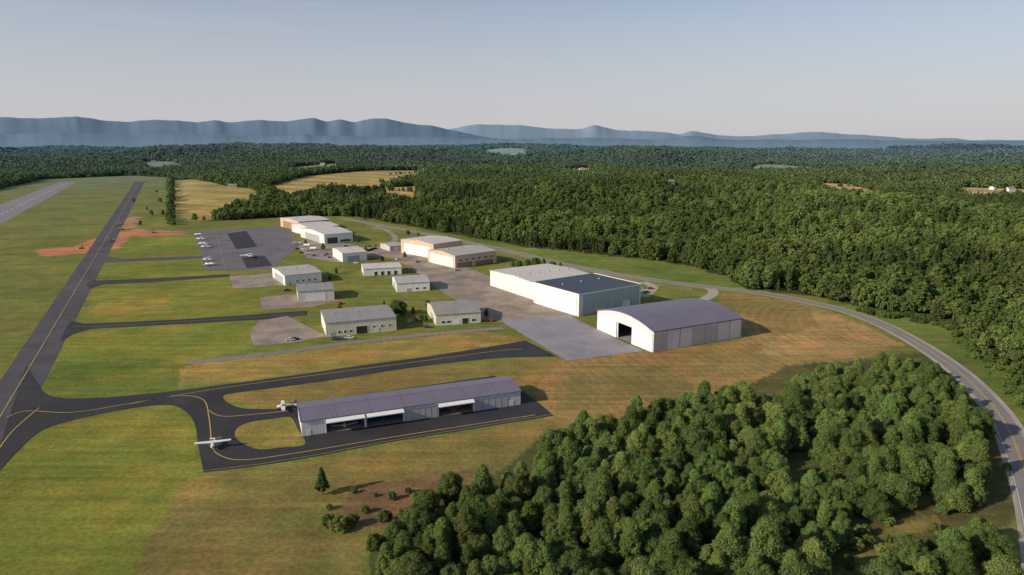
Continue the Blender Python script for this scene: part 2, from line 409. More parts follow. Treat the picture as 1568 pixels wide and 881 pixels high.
ribbon('taxiway_edge_marking',[P(312,722),P(400,711),P(480,698),P(600,675),P(700,659),P(846,635)],.25,.15,M_yold,smooth=False)
RD=PL([(520,334),(620,352),(700,368),(780,385),(860,404),(960,423),(1060,437),(1150,447),(1220,459),(1290,475),(1350,497),(1410,529),(1465,567),(1510,610),(1540,650),(1562,700),(1590,790),(1610,920),(1610,1100)])
ribbon('road_shoulder',RD,10.5,.03,M_gravel)
ribbon('road',RD,8.2,.06,M_road)
ribbon('road_marking',RD,.22,.09,M_yel,off=.2);ribbon('road_marking',RD,.22,.09,M_yel,off=-.2)
ribbon('road_marking',RD,.2,.09,M_wht,off=3.7);ribbon('road_marking',RD,.2,.09,M_wht,off=-3.7)
ribbon('driveway',PL([(1075,438),(1092,446),(1085,455),(1062,463),(1040,462)]),7,.045,M_gravel)
ribbon('driveway',PL([(985,432),(1000,440),(985,455)]),7,.05,M_gravel)
ribbon('access_road',PL([(285,556),(400,544),(500,530),(600,518),(700,508),(770,503)]),4.5,.055,M_road)
ribbon('access_road',PL([(560,342),(590,352),(605,368),(560,385)]),6,.05,M_con)

# ---------- mesh builder
class MB:
    def __init__(s): s.v=[];s.f=[]
    def box(s,x0,x1,y0,y1,z0,z1):
        n=len(s.v)
        s.v+=[(x0,y0,z0),(x1,y0,z0),(x1,y1,z0),(x0,y1,z0),(x0,y0,z1),(x1,y0,z1),(x1,y1,z1),(x0,y1,z1)]
        s.f+=[tuple(n+i for i in q) for q in ((0,3,2,1),(4,5,6,7),(0,1,5,4),(1,2,6,5),(2,3,7,6),(3,0,4,7))]
        return s
    def poly(s,pts):
        n=len(s.v);s.v+=list(pts);s.f.append(tuple(range(n,n+len(pts))));return s
    def prism(s,prof,x0,x1,axis='x'):
        n=len(s.v);k=len(prof)
        g=(lambda x,a,b:(x,a,b)) if axis=='x' else ((lambda x,a,b:(a,x,b)) if axis=='y' else (lambda x,a,b:(a,b,x)))
        s.v+=[g(x0,a,b) for a,b in prof]+[g(x1,a,b) for a,b in prof]
        for i in range(k): s.f.append((n+i,n+(i+1)%k,n+k+(i+1)%k,n+k+i))
        s.f.append(tuple(n+i for i in reversed(range(k))));s.f.append(tuple(n+k+i for i in range(k)))
        return s
    def tube(s,p,q,r0,r1,n=6):
        p=Vector(p);q=Vector(q);d=(q-p).normalized();a=d.orthogonal().normalized();b=d.cross(a);m=len(s.v)
        for c,r in ((p,r0),(q,r1)):
            for i in range(n):
                t=2*math.pi*i/n;s.v.append(tuple(c+a*r*math.cos(t)+b*r*math.sin(t)))
        for i in range(n): s.f.append((m+i,m+(i+1)%n,m+n+(i+1)%n,m+n+i))
        s.f.append(tuple(m+i for i in reversed(range(n))));s.f.append(tuple(m+n+i for i in range(n)))
        return s
    def make(s,name,mat,parent,fix=True,smooth=False):
        bm=bmesh.new();vs=[bm.verts.new(v) for v in s.v]
        for f in s.f:
            try: bm.faces.new([vs[i] for i in f])
            except ValueError: pass
        if fix: bmesh.ops.recalc_face_normals(bm,faces=bm.faces)
        me=bpy.data.meshes.new(name);bm.to_mesh(me);bm.free();me.materials.append(mat)
        if smooth: me.polygons.foreach_set('use_smooth',[True]*len(me.polygons))
        o=bpy.data.objects.new(name,me);sc.collection.objects.link(o);o.parent=parent;return o
def empty(name,x,y,z=0,rz=0):
    e=bpy.data.objects.new(name,None);e.empty_display_size=.5;e.location=(x,y,z);e.rotation_euler=(0,0,rz)
    sc.collection.objects.link(e);return e

W_cream=ribbed('wall_cream',(.66,.62,.52),'W',.5)
W_white=ribbed('wall_white',(.78,.76,.74),'W',.5)
W_grey=ribbed('wall_grey',(.52,.51,.50),'W',.5)
W_tan=ribbed('wall_tan',(.62,.48,.34),'W',.5)
W_teal=ribbed('wall_pale_teal',(.40,.47,.48),'W',.8)
W_new=ribbed('wall_new_metal',(.66,.64,.67),'W',1.0,dirt=.06,seam=8)
R_lgt=ribbed('roof_light',(.44,.42,.40),'X',.6,dirt=.25)
R_mid=ribbed('roof_grey',(.29,.28,.27),'X',.6,dirt=.25)
R_wht=ribbed('roof_white',(.60,.55,.53),'X',.6,dirt=.2)
R_lav=ribbed('roof_lavender_metal',(.17,.15,.205),'X',1.2,.45,dirt=.06,seam=12)
R_navy=ribbed('roof_navy',(.045,.06,.085),'X',1.2,.5,dirt=.1,seam=9)
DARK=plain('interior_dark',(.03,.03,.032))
GLASS,_nt,_N,_L,_b=newmat('window_glass');_b.inputs['Base Color'].default_value=(.03,.04,.05,1);_b.inputs['Roughness'].default_value=.1
DOORW=plain('door_white',(.74,.74,.74));DOORG=plain('door_grey',(.36,.36,.37));TRIM=plain('trim_pale',(.70,.69,.67));TRIMD=plain('trim_dark',(.12,.11,.12))
DOORB=plain('door_brown',(.30,.19,.11));FLOOR=plain('floor_concrete',(.3,.29,.28))

def frame(p0,p1,p2=None,depth=None):
    a=np.array(P(*p0));b=np.array(P(*p1));L=np.linalg.norm(b-a)
    if depth is None: depth=np.linalg.norm(np.array(P(*p2))-a)
    return a,L,depth,math.atan2(b[1]-a[1],b[0]-a[0])
def building(name,p0,p1,p2,eave,ridge,wall,roof,feats=(),depth=None,ridge_axis='x',vents=3,trim=None):
    a,L,D,rz=frame(p0,p1,p2,depth)
    e=empty(name,a[0],a[1],0,rz)
    w=MB();zb=-.3
    if ridge_axis=='x':
        w.poly([(0,0,zb),(L,0,zb),(L,0,eave),(0,0,eave)]);w.poly([(0,D,zb),(0,D,eave),(L,D,eave),(L,D,zb)])
        for x in (0,L): w.poly([(x,0,zb),(x,0,eave),(x,D/2,ridge),(x,D,eave),(x,D,zb)])
        o=.35;k=(ridge-eave)/(D/2);ez=eave-o*k
        prof=[(-o,ez+.02),(D/2,ridge+.02),(D+o,ez+.02),(D+o,ez+.3),(D/2,ridge+.3),(-o,ez+.3)]
        r=MB().prism(prof,-o,L+o,'x')
    else:
        w.poly([(0,0,zb),(0,D,zb),(0,D,eave),(0,0,eave)]);w.poly([(L,0,zb),(L,D,zb),(L,D,eave),(L,0,eave)])
        for y in (0,D): w.poly([(0,y,zb),(0,y,eave),(L/2,y,ridge),(L,y,eave),(L,y,zb)])
        o=.35;k=(ridge-eave)/(L/2);ez=eave-o*k
        prof=[(-o,ez+.02),(L/2,ridge+.02),(L+o,ez+.02),(L+o,ez+.3),(L/2,ridge+.3),(-o,ez+.3)]
        r=MB().prism(prof,-o,D+o,'y')
    w.make('walls',wall,e);r.make('roof',roof,e)
    t=MB();g=.12
    for x,y in ((-.04,-.04),(L-.2,-.04),(-.04,D-.2),(L-.2,D-.2)): t.box(x,x+.24,y,y+.24,zb,eave-.15)
    t.box(.25,L-.25,-.05,.05,0,.35)
    t.make('corner_trim',trim or TRIM,e)
    vb=MB()
    for i in range(vents):
        x=L*(i+.5)/vents;
        if ridge_axis=='x': vb.box(x-.5,x+.5,D/2-.4,D/2+.4,ridge+.1,ridge+.85)
        else:
            y=D*(i+.5)/vents;vb.box(L/2-.4,L/2+.4,y-.5,y+.5,ridge+.1,ridge+.85)
    if vents: vb.make('roof_vents',DOORG,e)
    by={}
    for ft in feats:
        fc,f0,f1,z0,z1,mt=ft
        by.setdefault(mt.name,(mt,MB(),MB()))
        _,m,fr=by[mt.name]
        if fc=='F':
            x0,x1=f0*L,f1*L;m.box(x0,x1,-.08,.02,z0,z1);fr.box(x0-.15,x1+.15,-.12,.01,z1+.005,z1+.2);fr.box(x0-.15,x0-.005,-.12,.01,z0,z1);fr.box(x1+.005,x1+.15,-.12,.01,z0,z1)
            if x1-x0>5:
                n=int((x1-x0)/3)
                for i in range(1,n): xx=x0+(x1-x0)*i/n;fr.box(xx-.05,xx+.05,-.11,-.079,z0,z1)
        else:
            y0,y1=f0*D,f1*D;m.box(-.08,.02,y0,y1,z0,z1);fr.box(-.12,.01,y0-.15,y1+.15,z1+.005,z1+.2);fr.box(-.12,.01,y0-.15,y0-.005,z0,z1);fr.box(-.12,.01,y1+.005,y1+.15,z0,z1)
            if y1-y0>5:
                n=int((y1-y0)/3)
                for i in range(1,n): yy=y0+(y1-y0)*i/n;fr.box(-.11,-.079,yy-.05,yy+.05,z0,z1)
    for k,(mt,m,fr) in by.items():
        m.make('openings_'+k,mt,e);fr.make('frames_'+k,TRIM,e)
    return e,L,D,rz

wins=lambda n,a,b,z0,z1,w:[('F',a+(b-a)*(i+.5)/n-w/2,a+(b-a)*(i+.5)/n+w/2,z0,z1,GLASS) for i in range(n)]
building('metal_hangar',(500,516),(607,506),(480,496),7.3,8.4,W_cream,R_mid,[('L',.15,.85,0,6,DOORW),('F',.06,.10,0,2.4,DOORG),('F',.42,.58,0,4.2,DARK),('F',.70,.74,0,2.4,DOORW)]+wins(3,.14,.38,1.4,2.6,.03)+wins(3,.62,.96,2.8,3.8,.03))
building('metal_hangar',(668,499),(736,494),(645,480),6.0,8.6,W_cream,R_mid,[('F',.40,.52,0,2.6,DOORW),('F',.58,.72,0,3.2,GLASS),('F',.12,.20,1.2,2.4,GLASS),('F',.24,.32,1.2,2.4,GLASS),('F',.8,.88,1.2,2.4,GLASS),('L',.3,.6,0,4.4,DOORG)])
building('metal_hangar',(457,463),(512,459),(447,452),6.8,8.2,W_cream,R_mid,[('F',.2,.75,0,5.2,DOORW),('L',.3,.6,0,4,DOORG)],vents=2)
building('metal_hangar',(437,438),(493,432),(428,424),7.2,8.4,W_white,R_lgt,[('L',.15,.8,0,5.5,DOORG),('F',.1,.16,0,2.4,DOORG)]+wins(4,.25,.9,2,3.2,.05),vents=3)
building('metal_hangar',(608,448),(658,445),(593,437),6,7.8,W_white,R_lgt,[('F',.3,.42,0,2.4,DOORG),('L',.2,.8,0,4.6,DOORG)]+wins(2,.5,.95,1.4,2.6,.08),vents=2)
building('metal_hangar',(557,423),(615,420),(549,415),5.4,6.6,W_white,R_wht,[('F',.28,.36,0,3,DARK),('F',.45,.53,0,3,DARK),('F',.62,.70,0,3,DARK),('F',.8,.88,0,3,DARK)],vents=0)
building('metal_hangar',(525,402),(562,399),(510,393),7.5,8.8,W_white,R_wht,[('F',.2,.7,0,5,DOORG),('L',.2,.8,0,5,DOORW)],vents=1)
building('metal_shed',(597,385),(619,383),(586,380),4.5,5.5,W_grey,R_lgt,[('F',.3,.6,0,3.2,DOORW)],vents=0)
building('terminal_building',(497,374),(541,370),(476,362),9.5,11.5,W_white,R_wht,[('F',.1,.45,0,6,GLASS),('F',.55,.9,1,3,GLASS),('L',.2,.8,0,7,DOORG)])
building('metal_hangar',(474,362),(520,358),(459,354),9,11,W_cream,R_wht,[('L',.15,.85,0,7,DOORW)],vents=2)
building('metal_hangar',(458,354),(506,350),(448,346),10.5,12,W_tan,R_wht,[('L',.15,.85,0,8,DOORB),('F',.1,.3,0,3,DOORG)],vents=2)
building('metal_hangar',(664,396),(708,389),(637,385),12.5,14,W_tan,R_wht,[('L',.1,.9,0,9.5,DOORW),('F',.3,.35,0,3,DOORG)],vents=3)
building('metal_hangar',(697,411),(760,402),(667,400),10,12,W_tan,R_lgt,[('L',.08,.92,0,8.2,TRIM),('F',.05,.4,0,4.2,DOORB),('F',.48,.9,0,3.8,DOORB)]+wins(6,.05,.95,5.6,6.6,.08),vents=3)
building('white_hangar',(828,463),(920,449),(762,436),10.8,12,W_white,R_wht,[('L',.04,.48,0,8.6,TRIM),('L',.52,.96,0,8.6,TRIM)]+wins(4,.02,.3,3,5,.03),vents=6)

def flat_hangar():
    a,L,D,rz=frame((886,485),(980,467),(822,463))
    e=empty('flat_roof_hangar',a[0],a[1],0,rz);h=12.8
    MB().poly([(0,0,-.3),(L,0,-.3),(L,0,h),(0,0,h)]).poly([(L,0,-.3),(L,D,-.3),(L,D,h),(L,0,h)]).poly([(0,D,-.3),(L,D,-.3),(L,D,h),(0,D,h)]).make('walls',W_teal,e)
    MB().poly([(0,0,-.3),(0,D,-.3),(0,D,h),(0,0,h)]).make('door_wall',W_white,e)
    m=MB()
    for i in range(5): m.box(-.3-.12*(i%2),-.05-.12*(i%2),2+i*(D-6)/5,2+(i+1)*(D-6)/5+.3,.1,h-2)
    m.make('sliding_doors',DOORW,e)
    MB().box(-.3,L+.3,-.3,D+.3,h,h+.5).make('roof',R_navy,e)
    t=MB().box(-.36,L+.36,-.36,-.31,h-.1,h+.85).box(-.36,L+.36,D+.31,D+.36,h-.1,h+.85).box(-.36,-.31,-.30,D+.3,h-.1,h+.85).box(L+.31,L+.36,-.3,D+.3,h-.1,h+.85)
    t.make('parapet',TRIM,e)
    MB().box(-.25,2.8,-.25,.02,0,h-.15).box(L-1,L+.02,-.15,.02,0,h-.15).make('corner_pier',W_white,e)
    v=MB()
    for i in range(3): v.box(L*(.2+.3*i),L*(.2+.3*i)+1.2,D*.62,D*.62+1,h+.5,h+1.1)
    v.make('roof_units',DOORG,e)
    MB().box(L*.3,L*.34,-.1,.01,0,2.4).box(L*.7,L*.82,-.1,.01,0,4.5).make('doors',DOORW,e)
flat_hangar()

def arch_hangar():
    a,L,D,rz=frame((1000,540),(1134,517),(907,505))
    e=empty('arched_hangar',a[0],a[1],0,rz);h=10.2;rise=4.0
    n=20
    arc=[(D*i/n,h+rise*(1-(2*i/n-1)**2)) for i in range(n+1)]
    y0,y1,hz=D*.36,D*.60,8.6
    w=MB()
    for i in range(n):
        ya,yb=arc[i][0],arc[i+1][0]
        zb=-.3
        if (ya+yb)/2>y0 and (ya+yb)/2<y1: zb=hz
        w.poly([(0,ya,zb),(0,yb,zb),(0,yb,arc[i+1][1]),(0,ya,arc[i][1])])
    w.poly([(L,0,-.3)]+[(L,y,z) for y,z in arc]+[(L,D,-.3)])
    w.poly([(0,0,-.3),(L,0,-.3),(L,0,h),(0,0,h)]);w.poly([(0,D,-.3),(L,D,-.3),(L,D,h),(0,D,h)])
    w.make('walls',W_new,e)
    r=MB();o=.5
    prof=[(y+(-o if i==0 else o if i==n else 0),z+.03) for i,(y,z) in enumerate(arc)]
    prof+= [(y,z+.4) for y,z in reversed(prof)]
    r.prism(prof,-o,L+o,'x').make('arched_roof',R_lav,e)
    d=MB()
    ys=[.8,D*.12,D*.24,D*.34];
    for i in range(3): d.box(-.25-.14*i,-.12-.14*i,ys[i],ys[i+1]+.3,0,hz)
    ys=[D*.62,D*.74,D*.86,D-.8]
    for i in range(3): d.box(-.55+.14*i,-.42+.14*i,ys[i],ys[i+1]+.3,0,hz)
    d.make('sliding_doors',DOORW,e)
    MB().box(-.6,-.02,.5,D-.5,hz,hz+.35).make('door_track',TRIM,e)
    p=MB()
    k=7
    for i in range(k+1):
        x=L*i/k;x=min(max(x,.15),L-.15);p.box(x-.14,x+.14,-.18,.01,0,h-.3)
    p.make('pilasters',DOORG,e)
    q=MB()
    for i in (0,3,4): q.box(L*i/k+.2,L*(i+1)/k-.2,-.09,.01,.1,h-1)
    q.make('panels',ribbed('panel_grey_metal',(.48,.46,.48),'X',1,dirt=.05),e)
    MB().box(.2,L-.2,-.12,.01,h-.28,h-.02).make('eave_gutter',TRIMD,e)
    MB().box(.1,L-.1,.1,D-.1,.11,.14).make('floor',FLOOR,e)
arch_hangar()

# ---------- aircraft
PAINTW,_nt,_N,_L,_b=newmat('aircraft_white');_b.inputs['Base Color'].default_value=(.75,.75,.74,1);_b.inputs['Roughness'].default_value=.3
def gl(name,c,r=.35):
    m,nt,N,L,b=newmat(name);b.inputs['Base Color'].default_value=(*c,1);b.inputs['Roughness'].default_value=r;return m
PRED=gl('aircraft_red',(.5,.03,.03));PBLUE=gl('aircraft_blue',(.03,.10,.4));RUB=gl('rubber',(.02,.02,.02),.8);METAL=gl('metal_grey',(.35,.35,.36),.4)
PTEAL=gl('aircraft_teal',(.1,.35,.33))
def airplane(px,heading,high=True,accent=None,scale=1.0,z=.16,xy=None,body=None):
    body=body or PAINTW
    x,y=xy if xy else P(*px)
    e=empty('light_aircraft',x,y,z,heading);e.scale=(scale,)*3
    accent=accent or PRED
    secs=[(2.35,.12,1.25,.12),(2.15,.42,1.25,.40),(1.3,.52,1.25,.50),(.7,.56,1.42,.66),(-.6,.56,1.45,.68),(-1.4,.45,1.38,.5),(-3,.25,1.35,.30),(-4.6,.10,1.38,.16),(-4.9,.03,1.4,.08)]
    n=12;v=[];f=[]
    for (sx,w,zc,h) in secs:
        for i in range(n):
            t=2*math.pi*i/n;c,s=math.cos(t),math.sin(t)
            v.append((sx,w*math.copysign(abs(c)**.75,c),zc+h*math.copysign(abs(s)**.75,s)))
    for k in range(len(secs)-1):
        for i in range(n): f.append((k*n+i,k*n+(i+1)%n,(k+1)*n+(i+1)%n,(k+1)*n+i))
    f.append(tuple(range(n)));f.append(tuple((len(secs)-1)*n+i for i in reversed(range(n))))
    m=MB();m.v=v;m.f=f;m.make('fuselage',body,e,smooth=True)
    zw=2.12 if high else .95
    w=MB()
    for s in (-1,1):
        q=[(.95,0,zw),(-.7,0,zw),(-.5,s*5.4,zw+(.12 if high else .45)),(.6,s*5.4,zw+(.12 if high else .45))]
        b=len(w.v)
        for dz in (0,.16):
            w.v+=[(a,bb,c+dz*(1 if abs(bb)<1 else .6)) for a,bb,c in q]
        w.f+=[(b,b+1,b+2,b+3),(b+4,b+5,b+6,b+7)]+[(b+i,b+(i+1)%4,b+4+(i+1)%4,b+4+i) for i in range(4)]
    w.make('wings',body,e)
    t=MB()
    for s in (-1,1):
        t.prism([(-4.0,0),(-4.85,0),(-4.8,s*1.75),(-4.3,s*1.75)],1.42,1.5,'z')
    t.make('tailplane',PAINTW,e)
    MB().prism([(-3.6,1.5),(-4.5,3.0),(-5.05,3.0),(-4.9,1.4)],-.05,.05,'y').make('tail_fin',accent,e)
    MB().prism([(.78,1.62),(-.9,1.62),(-.8,1.98),(.35,2.05)],-.575,.575,'y').make('cabin_windows',GLASS,e)
    g=MB()
    if high:
        for s in (-1,1): g.tube((.2,s*.5,.95),(.25,s*2.8,2.15),.05,.04)
    for s in (-1,1): g.tube((-.1,s*.4,.9),(-.2,s*1.25,.3),.07,.05)
    g.tube((1.7,0,.9),(1.75,0,.3),.05,.05)
    g.make('struts',PAINTW,e)
    r=MB()
    for c in ((-.2,1.25),(-.2,-1.25),(1.75,0)): r.tube((c[0],c[1]-.09,.26),(c[0],c[1]+.09,.26),.26,.26,12)
    r.make('wheels',RUB,e)
    MB().tube((2.3,0,1.25),(2.65,0,1.25),.2,.03,10).make('spinner',accent,e)
    MB().box(2.42,2.46,-.07,.07,.35,2.15).make('propeller',RUB,e)
    return e
airplane((327,687),math.radians(285),True,PRED,1.05)
airplane((434,627),math.radians(200),False,PBLUE,1.0)
for (u,v,hd,c,s,hi) in [(302,361,170,PBLUE,1.2,0),(306,368,172,PRED,1.2,1),(309,375,175,PBLUE,1.2,0),(313,380,178,PRED,1.2,1),(316,400,170,PBLUE,1.1,1),(319,407,172,PRED,1.2,0),(383,395,20,PTEAL,1.7,0),(455,374,60,PRED,1.2,0),(470,384,80,PBLUE,1.2,0)]:
    airplane((u,v),math.radians(hd),bool(hi),c,s)

def t_hangar():
    a,L,D,rz=frame((463,669),(797,620),depth=17.6)
    e=empty('row_hangar',a[0],a[1],0,rz);h=5.6;rd=6.9
    bays=[(.098,.265),(.27,.437),(.595,.765)]
    w=MB();zb=-.3;oh=4.5
    w.poly([(0,D,zb),(L,D,zb),(L,D,h),(0,D,h)])
    for x in (0,L): w.poly([(x,0,zb),(x,0,h),(x,D/2,rd),(x,D,h),(x,D,zb)])
    x=0
    for b0,b1 in bays:
        w.poly([(x,0,zb),(b0*L,0,zb),(b0*L,0,h),(x,0,h)]);w.poly([(b0*L,0,oh),(b1*L,0,oh),(b1*L,0,h),(b0*L,0,h)]);x=b1*L
    w.poly([(x,0,zb),(L,0,zb),(L,0,h),(x,0,h)])
    w.make('walls',W_new,e)
    iw=MB()
    for q in (.097,.2675,.438,.594,.766): iw.box(q*L-.06,q*L+.06,.1,D-.2,.1,h-.1)
    iw.box(.2,L-.2,D-.3,D-.2,.1,h-.1)
    iw.make('partitions',plain('partition_grey',(.16,.16,.17)),e)
    o=.4;k=(rd-h)/(D/2);ez=h-o*k
    MB().prism([(-o,ez+.02),(D/2,rd+.02),(D+o,ez+.02),(D+o,ez+.28),(D/2,rd+.28),(-o,ez+.28)],-o,L+o,'x').make('roof',R_lav,e)
    MB().box(-.4,L+.4,D/2-.15,D/2+.15,rd+.27,rd+.34).make('ridge_cap',R_lav,e)
    d=MB();f=MB()
    for b0,b1 in bays:
        x0,x1=b0*L+.15,b1*L-.15
        d.prism([(-.05,h-.25),(-.05,h-.45),(-2.6,oh+.15),(-2.6,oh+.35)],x0,x1,'x')
        d.prism([(-.05,oh-.32),(-.05,oh-.12),(-2.55,oh+.13),(-2.55,oh-.02)],x0,x1,'x')
        for q in (x0,x1) : f.box(q-.09,q+.09,-.12,.05,.1,oh)
    d.make('bifold_doors',DOORW,e);f.make('jambs',TRIM,e)
    c=MB();s=MB()
    for b0,b1 in ((.445,.59),(.775,.93)):
        c.box(b0*L,b1*L,-.1,.01,.1,oh);n=5
        for i in range(n+1): xx=b0*L+(b1-b0)*L*i/n;s.box(xx-.06,xx+.06,-.15,-.101,.1,oh)
    c.make('closed_doors',ribbed('panel_door_metal',(.46,.45,.47),'X',1,dirt=.05),e);s.make('door_seams',DOORG,e)
    MB().box(.02*L,.035*L,-.08,.01,.1,2.3).box(.945*L,.965*L,-.08,.01,.1,2.3).make('personnel_doors',DOORW,e)
    MB().box(.1,L-.1,.1,D-.1,.12,.15).make('floor',FLOOR,e)
    cs,sn=math.cos(rz),math.sin(rz)
    for fx,ac,hi,bd in ((.18,PRED,0,None),(.35,PBLUE,0,PBLUE),(.68,PRED,1,PRED)):
        lx,ly=fx*L,2.6
        airplane(None,rz-math.pi/2,bool(hi),ac,.9,.17,(a[0]+lx*cs-ly*sn,a[1]+lx*sn+ly*cs),bd)
t_hangar()

# ---------- cars, excavators
CARC=[gl('car_paint_white',(.7,.7,.7)),gl('car_paint_dark',(.03,.03,.04)),gl('car_paint_red',(.35,.03,.03)),gl('car_paint_silver',(.4,.41,.42)),gl('car_paint_blue',(.04,.08,.2))]
def car(u,v,hd,c):
    x,y=P(u,v);e=empty('parked_car',x,y,.1,math.radians(hd))
    MB().prism([(-2.2,.35),(2.2,.35),(2.25,.7),(2.1,.9),(1.2,1.0),(-2.1,1.05),(-2.25,.8)],-.88,.88,'y').make('body',CARC[c],e)
    MB().prism([(1.15,1.0),(.5,1.42),(-1.3,1.45),(-1.95,1.04)],-.74,.74,'y').make('windows',GLASS,e)
    MB().prism([(.5,1.43),(-1.3,1.46),(-1.3,1.5),(.45,1.48)],-.72,.72,'y').make('roof',CARC[c],e)
    r=MB()
    for a in (-1.4,1.4):
        for b in (-.82,.82): r.tube((a,b-.1,.33),(a,b+.1,.33),.33,.33,12)
    r.make('wheels',RUB,e)
for i,(u,v,h) in enumerate([(985,446,10),(990,449,15),(996,443,12),(980,442,12),(520,521,10),(535,519,10),(512,520,95),(640,490,60),(628,494,60),(655,502,8),(600,475,30),(745,492,95),(752,492,95),(560,396,20),(570,397,20),(545,404,0),(505,395,90),(500,390,90),(495,392,90),(530,378,20),(445,522,20),(452,521,25),(640,402,20),(700,415,25),(770,400,20),(470,390,20),(462,388,20),(565,378,30),(575,377,30),(585,379,30),(615,470,100),(455,382,60),(480,392,80),(553,378,20),(548,384,20),(610,398,40),(440,446,20),(520,466,80)]):
    car(u,v,h,i%5)
YEL=gl('machine_yellow',(.5,.28,.03))
def excavator(u,v,hd):
    x,y=P(u,v);e=empty('excavator',x,y,.1,math.radians(hd))
    t=MB()
    for s in (-1.2,1.2): t.prism([(-2,.15),(-1.7,0),(1.7,0),(2,.15),(2,.7),(1.7,.9),(-1.7,.9),(-2,.7)],s-.3,s+.3,'y')
    t.make('tracks',RUB,e)
    MB().box(-2.2,1.1,-1.3,1.3,1.0,2.0).make('body',YEL,e);MB().box(.0,1.4,.3,1.3,2.0,3.1).make('cab',GLASS,e)
    MB().tube((1,-.2,1.6),(3.6,-.2,4.6),.35,.28).tube((3.6,-.2,4.6),(6,-.2,3.2),.28,.22).tube((6,-.2,3.2),(6.6,-.2,1.0),.22,.18).make('boom',YEL,e)
    MB().prism([(6.2,1.1),(7,1.0),(7.1,.2),(6.3,0),(6,.5)],-.8,.4,'y').make('bucket',METAL,e)
for q in ((125,381,20),(172,370,200),(182,345,100),(186,352,10),(235,357,190)): excavator(*q)

def fence(pts,h=2.0,step=4):
    p=np.array(PL(pts));d=np.r_[0,np.cumsum(np.hypot(*np.diff(p,axis=0).T))]
    s=np.arange(0,d[-1],step);xs=np.interp(s,d,p[:,0]);ys=np.interp(s,d,p[:,1])
    e=empty('chain_link_fence',xs[0],ys[0]);m=MB();r=MB();x0,y0=xs[0],ys[0]
    for x,y in zip(xs,ys): m.tube((x-x0,y-y0,0),(x-x0,y-y0,h),.06,.06,5)
    for i in range(len(xs)-1):
        for z in (.3,.85,1.4,h-.03): r.tube((xs[i]-x0,ys[i]-y0,z),(xs[i+1]-x0,ys[i+1]-y0,z),.025,.025,4)
    m.make('posts',METAL,e);r.make('rails_and_wires',METAL,e)
fence([(285,559),(400,547),(500,533),(640,517),(760,507)])
fence([(560,348),(700,374),(860,410),(985,436),(1060,446)])

for q in ((470,378),(480,383)):
    e=empty('fuel_tank',*P(*q));MB().tube((-3,0,1.8),(3,0,1.8),1.3,1.3,14).make('tank',PAINTW,e);MB().box(-2,-1.6,-1,1,0,.8).box(1.6,2,-1,1,0,.8).make('saddles',METAL,e)

def house(u,v,rz,s=1,zz=0):
    x,y=P(u,v,zz);z=float(height(np.array([x]),np.array([y]))[0])
    e=empty('farm_house',x,y,z,math.radians(rz));e.scale=(s,s,s)
    MB().poly([(0,0,-2),(14,0,-2),(14,0,4),(0,0,4)]).poly([(0,9,-2),(14,9,-2),(14,9,4),(0,9,4)]).poly([(0,0,-2),(0,0,4),(0,4.5,7),(0,9,4),(0,9,-2)]).poly([(14,0,-2),(14,0,4),(14,4.5,7),(14,9,4),(14,9,-2)]).make('walls',W_white,e)
    MB().prism([(-.5,3.7),(4.5,7.03),(9.5,3.7),(9.5,3.95),(4.5,7.3),(-.5,3.95)],-.5,14.5,'x').make('roof',R_mid,e)
    MB().box(2,3.2,-.06,.01,1,2.4).box(10.5,11.7,-.06,.01,1,2.4).make('windows',GLASS,e);MB().box(6.4,7.6,-.06,.01,0,2.3).make('door',DOORB,e)
HOUSES=[(350,291,20,1.1,5),(1021,306,20,1.0,0),(1545,293,10,1.0,16),(1522,291,40,.9,16),(888,261,10,1.0,20),(232,250,30,1.2,16),(490,254,10,1.2,18),(150,226,0,3,0),(700,226,10,3,0),(945,222,10,3.5,0)]
for h_ in HOUSES: house(*h_)

# ---------- trees
def leafmat(name,c0,c1,c2,trans=.33):
    m,nt,N,L,b=newmat(name)
    at=N.new('ShaderNodeAttribute');at.attribute_name='tint'
    oi=N.new('ShaderNodeObjectInfo')
    c=mix(nt,mrange(nt,at.outputs['Fac'],0,1,0,1),c0,c1)
    c=mix(nt,mrange(nt,oi.outputs['Random'],.4,1,0,.8),c,c2)
    v=mmath(nt,'FRACT',mmath(nt,'MULTIPLY',oi.outputs['Random'],7.31),0)
    c=mul(nt,c,mrange(nt,v,0,1,.66,1.34))
    geo=N.new('ShaderNodeNewGeometry')
    c=mul(nt,c,mrange(nt,noise(nt,.0035,4,geo.outputs['Position']),.35,.65,.70,1.3))
    c=mix(nt,mrange(nt,noise(nt,.009,3,geo.outputs['Position']),.55,.75,0,.4),c,(.19,.18,.055))
    c=paint_haze(nt,c)  # haze painted into leaf colour, bluer with distance from the origin
    N.remove(b)
    d=N.new('ShaderNodeBsdfDiffuse');t=N.new('ShaderNodeBsdfTranslucent');mx=N.new('ShaderNodeMixShader');mx.inputs[0].default_value=trans
    L.new(c,d.inputs[0]);L.new(c,t.inputs[0]);L.new(d.outputs[0],mx.inputs[1]);L.new(t.outputs[0],mx.inputs[2])
    L.new(mx.outputs[0],N['Material Output'].inputs[0]);return m
LEAF=leafmat('foliage',(.09,.15,.045),(.18,.25,.07),(.205,.235,.065))
PINE=leafmat('pine_foliage',(.055,.10,.036),(.10,.155,.05),(.12,.15,.055))
CORE=surf('foliage_inner',(.045,.07,.026),1,.1,.1,1,.1,painted_haze=True)
BARK=surf('bark',(.14,.12,.09),.95,.5,.2,4,.3)
def ico():
    bm=bmesh.new();bmesh.ops.create_icosphere(bm,subdivisions=1,radius=1)
    v=np.array([q.co[:] for q in bm.verts]);f=[[w.index for w in q.verts] for q in bm.faces];bm.free();return v,np.array(f)
ICV,ICF=ico()
